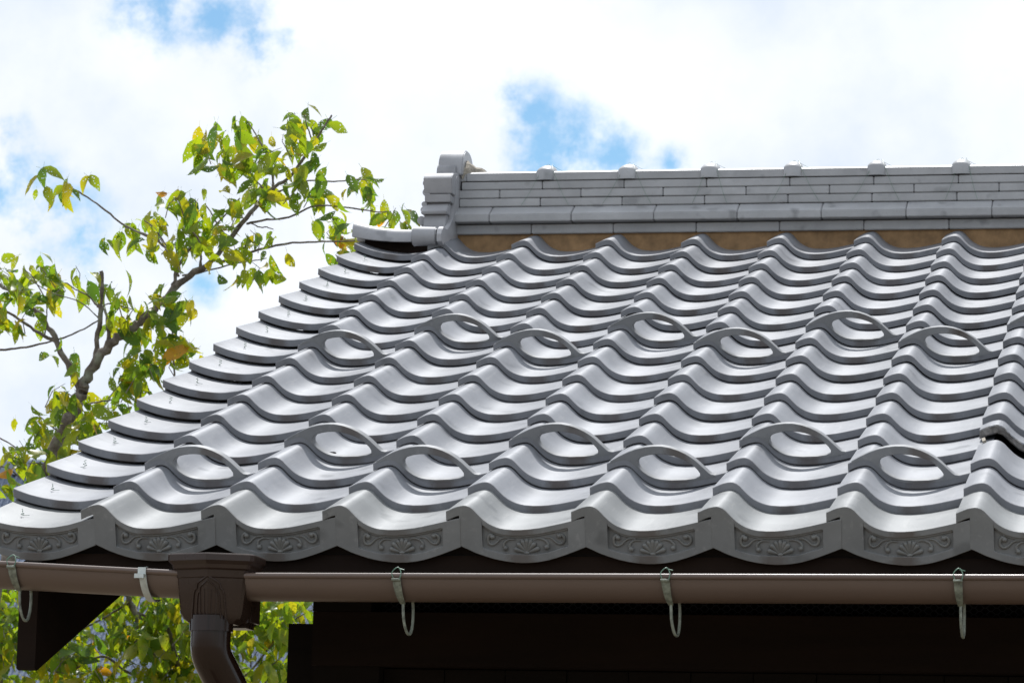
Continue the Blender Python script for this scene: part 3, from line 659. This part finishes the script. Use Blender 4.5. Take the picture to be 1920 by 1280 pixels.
# barrel tile running out to the verge, flared at its tip
mb = MB(); xs0 = ox(60, 3.40); xs1 = ox(690, 3.385); n = 14; rs = []
for i in range(n+1):
    s_ = i/n; x = xs0+(xs1-xs0)*s_; fl = (1-s_)**2.2; r = rr*.80+.006*fl; z = zc_+.003+.018*fl
    sec = []
    for j in range(17):
        a = math.pi*1.06*j/16-.09; sec.append((x, 3.385-(r+.002)*math.cos(a)*1.25, z-.016+r*1.75*math.sin(a)-.004))
    for j in range(17):
        a = math.pi*1.06*(16-j)/16-.09; sec.append((x, 3.385-(r-.006)*math.cos(a)*1.25, z-.016+(r-.006)*1.75*math.sin(a)-.004))
    rs.append(sec)
mb.rings(rs); me = bevel(mb.mesh('barrel_tile', M_ORN, 40), .002, 60); o = link('barrel_tile', me, HOUSE); o['label'] = 'half-round barrel tile running out to the gable edge, its tip flared up'
mb = MB(); mb.box((xs0+.03, 3.40, zc_-.06), (XE-.02, 3.47, zc_+.008)); build(mb, 'gap_shade_board', M_WOOD2, HOUSE, smooth=0)  # dark board standing in for shade in the gap below the barrel tile

# ================================================================== NEIGHBOUR HOUSE far behind
NY = 112.0
FAR = thing('neighbour_house', 'distant house with a broad blue-grey tiled roof seen through the leaves at lower left', 'house', (0, 0, 0))
M_FT = simple('blue_grey_glazed_tile', (0.22, 0.26, 0.34), 0.24, var=0.05, scale=1.5, bump=0)
M_FW = simple('pale_plaster', (0.42, 0.40, 0.36), 0.9, var=0.1, scale=1, bump=0)
fa = at(-260, 882, NY+8); fb = at(900, 882, NY+8)
fe = at(300, 1330, NY)
fslope = math.atan2(fa.z-fe.z, 8+0.0)
FWD = .245; FLN = .32; fl_len = math.hypot(fa.z-fe.z, 8)
prof8 = [(0,0),(.10,.045),(.22,.03),(.42,-.09),(.62,-.11),(.82,-.07),(1.06,-.03)]
mb = MB(); sec = [(u*FWD, z*.9) for u, z in prof8]+[(u*FWD, z*.9-.04) for u, z in prof8[::-1]]
nn = len(sec); vs = [(u, 0, z) for u, z in sec]+[(u, FLN*1.1, z-.02) for u, z in sec]
mb.add(vs, [(i, (i+1) % nn, nn+(i+1) % nn, nn+i) for i in range(nn)]+[tuple(range(nn))[::-1]])
ME_FT = mb.mesh('roof_tile', M_FT, 40); fvs, ffs = list(mb.v), list(mb.f)
cells = []
nc_ = int((fb.x-fa.x)/FWD); nr_ = int(fl_len/FLN)
for r in range(nr_):
    for c in range(nc_):
        p = Vector((fa.x+c*FWD, NY+r*FLN*math.cos(fslope), fe.z+r*FLN*math.sin(fslope))); q = topx(p)
        vis = (470 < q[0] < 605 and 1040 < q[1] < 1200) or (270 < q[0] < 420 and 1185 < q[1] < 1290)
        cells.append((0 if vis else 1, p))
cells.sort(key=lambda a: a[0]); rest = MB(); ct, st_ = math.cos(fslope), math.sin(fslope)
for i, (v_, p) in enumerate(cells):
    if v_ == 0 and i < 290: link('roof_tile', ME_FT, FAR, p, (fslope, 0, 0))
    else: rest.add([(p.x+x, p.y+y*ct-z*st_, p.z+y*st_+z*ct) for x, y, z in fvs], ffs)
o = build(rest, 'tiled_slope', M_FT, FAR, 40); o['kind'] = 'stuff'
mb = MB(); mb.box((fa.x-.3, NY+7.8, fa.z-.15), (fb.x+.3, NY+8.3, fa.z+.28)); mb.tube([(fa.x-.3, NY+8.05, fa.z+.32), (fb.x+.3, NY+8.05, fa.z+.32)], .14, 10); build(mb, 'ridge', M_FT, FAR, 30)
mb = MB(); mb.box((fa.x+.6, NY+.9, GZ), (fb.x-.6, NY+15, fe.z+.3)); mb.add([(fa.x+.6, NY+.9, fe.z+.3), (fa.x+.6, NY+15.1, fe.z+.3), (fa.x+.6, NY+8, fa.z-.1)], [(0,1,2)]); mb.add([(fb.x-.6, NY+.9, fe.z+.3), (fb.x-.6, NY+15.1, fe.z+.3), (fb.x-.6, NY+8, fa.z-.1)], [(0,1,2)])
build(mb, 'wall', M_FW, FAR, smooth=0)
mb = MB(); mb.add([(fa.x, NY+8.1, fa.z), (fb.x, NY+8.1, fa.z), (fb.x, NY+16.2, fe.z), (fa.x, NY+16.2, fe.z)], [(0,1,2,3)]); build(mb, 'rear_slope', M_FT, FAR, smooth=0)

# ================================================================== TREES
def bark():
    m, t = newmat('cherry_bark'); tc = N(t, 'ShaderNodeTexCoord')
    n = N(t, 'ShaderNodeTexNoise', Scale=28.0, Detail=8.0, Roughness=0.7); L(t, tc.outputs['Object'], n.inputs['Vector'])
    v = N(t, 'ShaderNodeTexNoise', Scale=9.0, Detail=3.0); L(t, tc.outputs['Object'], v.inputs['Vector'])
    c = RAMP(t, n.outputs[0], [(0.3, (0.045, 0.034, 0.028)), (0.52, (0.15, 0.125, 0.105)), (0.75, (0.32, 0.29, 0.25))])
    lich = MA(t, 'MULTIPLY', MA(t, 'SUBTRACT', v.outputs[0], 0.56), 9.0, clamp=True)
    c = MIX(t, MA(t, 'MULTIPLY', lich, 0.6), c, (0.30, 0.33, 0.25))
    b = N(t, 'ShaderNodeBsdfPrincipled', Roughness=0.85); L(t, c, b.inputs['Base Color'])
    bp = N(t, 'ShaderNodeBump', Strength=0.8, Distance=0.006); L(t, n.outputs[0], bp.inputs['Height']); L(t, bp.outputs[0], b.inputs['Normal'])
    o = N(t, 'ShaderNodeOutputMaterial'); L(t, b.outputs[0], o.inputs[0]); return m
M_BARK = bark()
def leafmat():
    m, t = newmat('cherry_leaf'); tc = N(t, 'ShaderNodeTexCoord'); oi = N(t, 'ShaderNodeObjectInfo'); at_ = N(t, 'ShaderNodeAttribute', attribute_name='rnd')
    rnd = MA(t, 'FRACT', MA(t, 'ADD', oi.outputs['Random'], at_.outputs['Fac']))
    cb = N(t, 'ShaderNodeCombineXYZ'); L(t, rnd, cb.inputs[0]); L(t, rnd, cb.inputs[1]); 
    off = t.nodes.new('ShaderNodeVectorMath'); off.operation = 'MULTIPLY_ADD'; L(t, cb.outputs[0], off.inputs[0]); off.inputs[1].default_value = (31, 17, 0); L(t, tc.outputs['Object'], off.inputs[2])
    V = off.outputs[0]
    n = N(t, 'ShaderNodeTexNoise', Scale=38.0, Detail=3.0); L(t, V, n.inputs['Vector'])
    r1 = RAMP(t, rnd, [(0.0, (0.040, 0.095, 0.018)), (0.30, (0.085, 0.155, 0.014)), (0.75, (0.150, 0.210, 0.012)), (0.98, (0.21, 0.20, 0.014)), (1.0, (0.30, 0.14, 0.02))])
    blot = MA(t, 'MULTIPLY', MA(t, 'SUBTRACT', n.outputs[0], 0.60), 9.0, clamp=True)
    c = MIX(t, MA(t, 'MULTIPLY', blot, 0.45), r1, (0.26, 0.19, 0.02))
    b = N(t, 'ShaderNodeBsdfPrincipled', Roughness=0.38); L(t, c, b.inputs['Base Color']); b.inputs['Specular IOR Level'].default_value = 0.5
    tr = N(t, 'ShaderNodeBsdfTranslucent'); L(t, MIX(t, 1.0, c, (3.0, 2.6, 0.9), 'MULTIPLY'), tr.inputs[0])
    mx = N(t, 'ShaderNodeMixShader'); mx.inputs[0].default_value = 0.55; L(t, b.outputs[0], mx.inputs[1]); L(t, tr.outputs[0], mx.inputs[2])
    vo = N(t, 'ShaderNodeTexVoronoi', Scale=120.0, Randomness=1.0); L(t, V, vo.inputs['Vector'])
    keep = MA(t, 'GREATER_THAN', MA(t, 'ADD', vo.outputs['Distance'], MA(t, 'MULTIPLY', MA(t, 'GREATER_THAN', MA(t, 'FRACT', MA(t, 'MULTIPLY', vo.outputs['Color'], 7.3)), 0.62), 1.0)), 0.24)
    tp = N(t, 'ShaderNodeBsdfTransparent'); m2 = N(t, 'ShaderNodeMixShader'); L(t, keep, m2.inputs[0]); L(t, tp.outputs[0], m2.inputs[1]); L(t, mx.outputs[0], m2.inputs[2])
    o = N(t, 'ShaderNodeOutputMaterial'); L(t, m2.outputs[0], o.inputs[0]); return m
M_LEAF = leafmat()
def leaf_geo(ln, wd, droop, fold, twist, seed):
    rn = random.Random(seed); st = [0, .10, .28, .50, .72, .90, 1.0]; wv = [.04, .55, .95, 1.0, .68, .24, .0]
    vs = []; fs = []
    for s_, w_ in zip(st, wv):
        a = droop*s_; y = ln*(math.sin(a)/droop if droop else s_); z = -ln*((1-math.cos(a))/droop if droop else 0)
        for k, sg in ((0, -1), (1, 0), (2, 1)):
            w = w_*wd*.5*sg*(1+rn.uniform(-.1, .1)); tz = z+abs(w)*fold+w*twist*s_+(rn.uniform(-.0015, .0015) if sg else 0)
            vs.append((w, y, tz))
    for i in range(len(st)-1):
        b_ = i*3; fs += [(b_, b_+1, b_+4, b_+3), (b_+1, b_+2, b_+5, b_+4)]
    b_ = len(vs); vs += [(-.0006, -.022, .004), (.0006, -.022, .004), (.0006, .002, 0), (-.0006, .002, 0)]; fs.append((b_, b_+1, b_+2, b_+3))
    return vs, fs
LEAVES = [leaf_geo(.096, .041, .9, .35, .3, 1), leaf_geo(.090, .037, 1.2, .6, -.4, 2), leaf_geo(.108, .043, .5, .25, .5, 3), leaf_geo(.074, .036, 1.6, .3, 0, 4), leaf_geo(.090, .036, .8, .9, .2, 5)]
LME = []
for vs, fs in LEAVES:
    me = bpy.data.meshes.new('leaf'); me.from_pydata(vs, [], fs); me.materials.append(M_LEAF); me.shade_smooth(); LME.append(me)
def leaf_matrix(p, rnd):
    ang = rnd.choice([rnd.gauss(-90, 34), rnd.uniform(-170, -10), rnd.gauss(-90, 60)])
    a = R(ang); d = (Vector((1,0,0))*math.cos(a)+Vector((0,0,1))*math.sin(a)+Vector((0,1,0))*rnd.uniform(-.7, .7)).normalized()
    n = Vector((rnd.uniform(-.7,.7), -rnd.uniform(.1, 1.2), rnd.uniform(.0, 1.1)))
    if rnd.random() < .2: n = -n
    n = (n-d*n.dot(d)).normalized(); x = d.cross(n)
    s_ = rnd.choice((rnd.uniform(.55, .95), rnd.uniform(.85, 1.25), rnd.uniform(.85, 1.25)))
    return Matrix(((x.x*s_, d.x*s_, n.x*s_, p.x), (x.y*s_, d.y*s_, n.y*s_, p.y), (x.z*s_, d.z*s_, n.z*s_, p.z), (0,0,0,1)))
def make_tree(label, base, trunk, branches, clusters, seed, group):
    rnd = random.Random(seed)
    T = thing('cherry_tree', label, 'tree', base, group); B = Vector(base)
    def poly(pts, Y, name, r_scale=1.0):
        P = []; rad = []
        for i, q in enumerate(pts):
            px, py, w = q[:3]; y = Y+(q[3] if len(q) > 3 else 0)
            p = at(px, py, y); d = (p-CAM).dot(fw); P.append(p-B); rad.append(w*.46*d/F_PX)
        sp = smooth_pts(P, 5); rr = []
        for i in range(len(P)-1):
            for j in range(5): rr.append(rad[i]+(rad[i+1]-rad[i])*j/5)
        rr.append(rad[-1])
        for i in range(1, len(sp)-1):
            w = rr[i]*.45; sp[i] += Vector((rnd.uniform(-w, w), rnd.uniform(-w, w), rnd.uniform(-w, w))); rr[i] *= rnd.uniform(.9, 1.14)
        mb = MB(); mb.tube(sp, rr, 10 if rad[0] > .01 else 7); return build(mb, name, M_BARK, T, 60)
    poly(trunk, BY, 'trunk')
    for b_ in branches: poly(b_, BY, 'branch')
    mats = []
    for (px, py, n, sp) in clusters:
        n = n+(1 if n > 2 and rnd.random() < .6 else 0)
        cy_ = BY+rnd.uniform(-.25, .25); c0 = at(px, py, cy_)
        for i in range(n):
            p = at(px+rnd.gauss(0, sp*.5), py+rnd.gauss(-4, sp*.45), cy_+rnd.uniform(-.06, .06)); mats.append(leaf_matrix(p-B, rnd))
        if n >= 4 and rnd.random() < .55:
            mb = MB(); e = [c0+Vector((rnd.uniform(-.05, .05), rnd.uniform(-.05, .05), -.06)), c0, c0+Vector((rnd.uniform(-.06, .06), rnd.uniform(-.05, .05), .03))]
            mb.tube([q-B for q in e], [.0022, .0018, .001], 5); build(mb, 'twig', M_BARK, T, 60)
    rnd.shuffle(mats)
    rest = MB(); rv = []
    for i, M in enumerate(mats):
        k = rnd.randrange(len(LME))
        if i < 300:
            o = link('leaf', LME[k], T); o.matrix_local = M
        else:
            vs, fs = LEAVES[k]; rest.add([M @ Vector(v) for v in vs], fs); rv += [rnd.random()]*len(vs)
    if rest.v:
        me = bpy.data.meshes.new('foliage'); me.from_pydata(rest.v, [], rest.f); me.materials.append(M_LEAF); me.shade_smooth()
        at2 = me.attributes.new('rnd', 'FLOAT', 'POINT'); at2.data.foreach_set('value', rv)
        o = link('foliage', me, T); o['kind'] = 'stuff'
    return T
BY = 6.2
def Z(x, y): return (x/2.4, y/2.4+180)
def ZB_(x, y): return (x/3.764, y/3.764+640)
def br(pts, w0, w1, f=Z):
    n = len(pts); return [(*f(*p), w0+(w1-w0)*i/(n-1)) for i, p in enumerate(pts)]
ID = lambda x, y: (x, y)
trunk = [(-30, 2500, 60), (-60, 1700, 50), (-60, 1400, 38), (-40, 1250, 32), (0, 1080, 28), (50, 940, 28), (95, 860, 27), (120, 800, 25), (140, 762, 24), (155, 735, 24)]
bs = [
 [(155,735,22), (165,705,20), (200,655,19), (235,622,17), (270,598,16), (305,566,15), (345,525,13), (395,490,11), (430,450,10), (470,400,9), (510,355,8), (545,330,6.5), (580,280,5.5), (600,250,4.5), (622,216,3.5)],
 br([(153,738),(138,705),(125,680),(100,630),(75,590),(40,560),(0,535),(-40,520)], 15, 6, ID),
 br([(104,640),(79,628),(42,602),(0,578),(-40,560)], 8, 4, ID),
 br([(171,700),(180,650),(188,590),(190,550),(189,508)], 11, 8, ID),
 br([(186,600),(150,620),(110,636),(50,650),(0,656),(-60,662)], 3, 5, ID),
 br([(184,595),(150,566),(95,548),(50,520)], 2.5, 2, ID),
 br([(203,648),(205,620),(198,585),(190,573)], 7, 4, ID),
 br([(335,518),(320,480),(300,455),(265,438),(230,420),(190,388),(148,360),(120,348)], 6, 3, ID),
 br([(780,860),(795,790),(830,720),(860,680)], 9, 4),
 br([(1000,745),(1100,710),(1280,665),(1450,655),(1540,655),(1600,650)], 6, 2.5),
 br([(1110,575),(1180,560),(1300,545),(1400,500),(1500,495),(1690,520),(1760,520)], 5, 2.5),
 br([(1240,435),(1320,405),(1400,380),(1500,385),(1610,375),(1650,380)], 4, 2.2),
 br([(820,808),(900,795),(1050,755),(1150,740),(1200,730)], 4, 2),
 br([(1195,440),(1170,400),(1140,365)], 4, 2.5),
 br([(1228,410),(1220,330),(1190,240),(1160,190),(1140,155),(1110,110)], 5, 2),
 br([(1380,262),(1360,210),(1340,170),(1310,140)], 4, 2),
 br([(1410,215),(1390,160),(1380,130),(1370,85)], 4, 2),
 br([(1020,635),(980,580),(940,510),(925,490)], 4, 2),
 br([(950,605),(1010,540),(1080,460)], 4, 3),
 br([(900,770),(905,700),(890,640),(850,590),(820,520),(800,450)], 5, 2),
 br([(800,770),(790,720),(740,660),(700,600),(650,560)], 5, 2),
 br([(720,650),(650,620),(560,590)], 3, 2),
 br([(1230,600),(1200,590),(1170,590),(1120,570)], 2, 3),
 br([(440,1000),(470,940),(520,940),(600,960)], 3, 2),
 br([(440,950),(400,900),(340,870),(300,840)], 4, 2),
 br([(480,1150),(485,1080),(480,1000),(470,960)], 6, 4),
 br([(570,1060),(540,960),(515,890)], 3, 2),
 br([(200,1080),(210,1000),(205,920),(150,820),(110,780)], 3, 2),
 br([(785,1260),(780,1150),(775,1050),(770,930),(770,900)], 4, 2.5),
 br([(690,1150),(720,1060),(750,980),(760,930)], 3, 2),
 br([(0,680),(100,740),(150,800),(170,860)], 3, 2, ZB_),
 br([(0,880),(70,900),(150,970)], 3, 2, ZB_),
 br([(620,440),(700,425),(800,410),(900,380)], 4, 3, ZB_),
 br([(480,640),(400,620),(330,570),(270,520)], 4, 2, ZB_),
 br([(560,480),(540,430),(500,380),(450,350)], 3, 2, ZB_),
 br([(410,900),(340,880),(280,860),(200,860)], 4, 2, ZB_),
]
cz = [(215,335,2),(205,410,4),(265,440,5),(325,415,3),(380,378,2),(290,455,1),(555,600,5),(505,655,3),(612,645,3),(660,545,3),(640,600,3),(705,590,6),(668,705,3),
(760,485,5),(810,430,5),(840,500,5),(880,485,4),(870,535,6),(930,560,5),(830,620,8),(880,650,7),(900,700,5),(780,650,4),(790,740,3),(720,640,4),
(990,505,3),(1040,485,4),(1060,545,4),(1000,590,4),(980,640,4),(920,165,5),(885,205,2),(960,205,5),(930,245,3),(970,265,2),(1040,155,5),(1080,105,3),(1110,155,5),(1090,205,4),(1170,165,2),
(1040,275,5),(1010,325,4),(1080,295,5),(1120,305,5),(1150,335,4),(1170,285,5),(1210,255,5),(1250,285,4),(1270,205,5),(1290,125,4),(1330,105,5),(1370,95,4),(1430,90,1),(1400,145,4),(1320,280,2),(1370,215,3),(1480,155,2),(1460,205,2),
(1130,415,4),(1190,405,4),(1150,475,4),(1200,475,3),(1290,345,5),(1330,425,4),(1370,365,5),(1430,345,4),(1400,445,4),(1450,435,4),(1420,305,3),(1560,395,2),(1620,405,4),(1660,395,4),(1690,425,3),(1640,350,2),
(1720,525,4),(1760,545,5),(1800,565,3),(1840,535,2),(1810,525,1),(1410,540,2),(1490,545,3),(1540,535,2),(1470,615,3),(1530,625,4),(1580,635,3),(1600,605,2),(1510,715,4),(1580,690,2),
(1060,695,4),(1110,655,3),(1170,645,5),(1200,625,3),(1100,785,3),(1170,775,5),(1240,800,4),(1280,725,2),(960,795,3),
(20,770,5),(40,805,4),(80,785,4),(140,785,4),(200,790,4),(180,725,2),(30,715,1),(100,850,4),(160,900,6),(220,880,5),(290,850,4),(260,900,4),(340,870,3),(360,800,3),(100,1000,4),(60,900,5),(20,940,5),(20,1035,3),(190,960,3),
(430,870,4),(500,865,2),(560,855,1),(560,905,3),(520,975,4),(545,1035,5),(600,960,4),(640,975,4),(720,885,4),(770,905,4),(740,945,4),(830,930,5),(850,990,4),(700,965,3),(690,1025,5),(600,1085,5),(640,1060,4),
(780,1065,4),(780,1125,5),(700,1100,5),(820,1080,3),(650,1150,6),(600,1185,6),(700,1200,7),(800,1150,6),(850,1150,4),(900,1155,4),(760,1220,5),(580,1230,4),(230,1165,3),(340,1180,1),(335,1225,2)]
cl = [(*Z(x, y), n, 22) for x, y, n in cz]
cz2 = [(370,350,3),(400,420,4),(440,440,5),(500,400,4),(560,440,4),(180,490,1),(150,590,2),(210,600,3),(270,560,4),(300,600,4),(290,680,4),(360,650,4),(430,640,3),(600,500,5),(680,500,5),(600,560,5),(660,560,5),(560,600,5),(700,590,4),(550,680,4),(620,640,3),(480,740,4),(60,750,3),(110,770,3),(170,750,3),(150,830,4),(40,830,3),(110,900,4),(240,820,4),(300,780,3),(230,920,4),(270,880,3),(20,1020,5),(200,970,2),(770,480,4),(830,460,4),(900,430,3),(900,330,4),(850,300,4),(950,260,4),(1000,330,4),(1050,180,5),(1100,240,4)]
cl += [(*ZB_(x, y), n, 18) for x, y, n in cz2]
tb = at(-30, 2500, BY); 
random.seed(3)
make_tree('taller cherry tree whose lichened branches rise over the gable edge into the sky', (tb.x, BY, GZ), trunk, bs, cl, 11, 'cherry trees behind the roof')
# the lower, bushier tree seen below the gutter
BY = 7.4
trunk2 = [(330, 2300, 50), (330, 1700, 36), (325, 1450, 28), (310, 1330, 22), (290, 1240, 18), (262, 1170, 15), (240, 1120, 12), (228, 1080, 9)]
bs2 = [br([(330,1330),(335,1260),(322,1200),(305,1150),(300,1080)], 12, 6, ID), br([(250,1145),(300,1160),(330,1130),(360,1110)], 6, 3, ID), br([(240,1130),(190,1160),(150,1180),(100,1200)], 5, 3, ID),
 br([(300,1290),(240,1260),(190,1230),(120,1260),(60,1240)], 6, 3, ID), br([(340,1290),(440,1280),(500,1220),(540,1170),(590,1140)], 6, 2, ID), br([(470,1250),(468,1190),(450,1150)], 3, 2, ID),
 br([(500,1300),(498,1260),(530,1230)], 4, 2, ID), br([(6,1700),(4,1400),(2,1200),(4,1100)], 12, 8, ID), br([(460,1120),(480,1080),(500,1045),(530,1020)], 4, 2.5, ID), br([(6,1190),(60,1150),(100,1120)], 3, 2, ID)]
rn = random.Random(5); cl2 = []
for i in range(440):
    x = rn.uniform(-70, 575); y = rn.uniform(1085, 1350)
    if x < 30 or x > 30: cl2.append((x, y, rn.choice((3, 4, 5)), 24))
cl2 += [(505, 1040, 3, 14), (590, 1030, 1, 10)]
tb = at(330, 2300, BY)
make_tree('lower bushy cherry tree filling the space under the gutter around the downpipe', (tb.x, BY, GZ), trunk2, bs2, cl2, 23, 'cherry trees behind the roof')
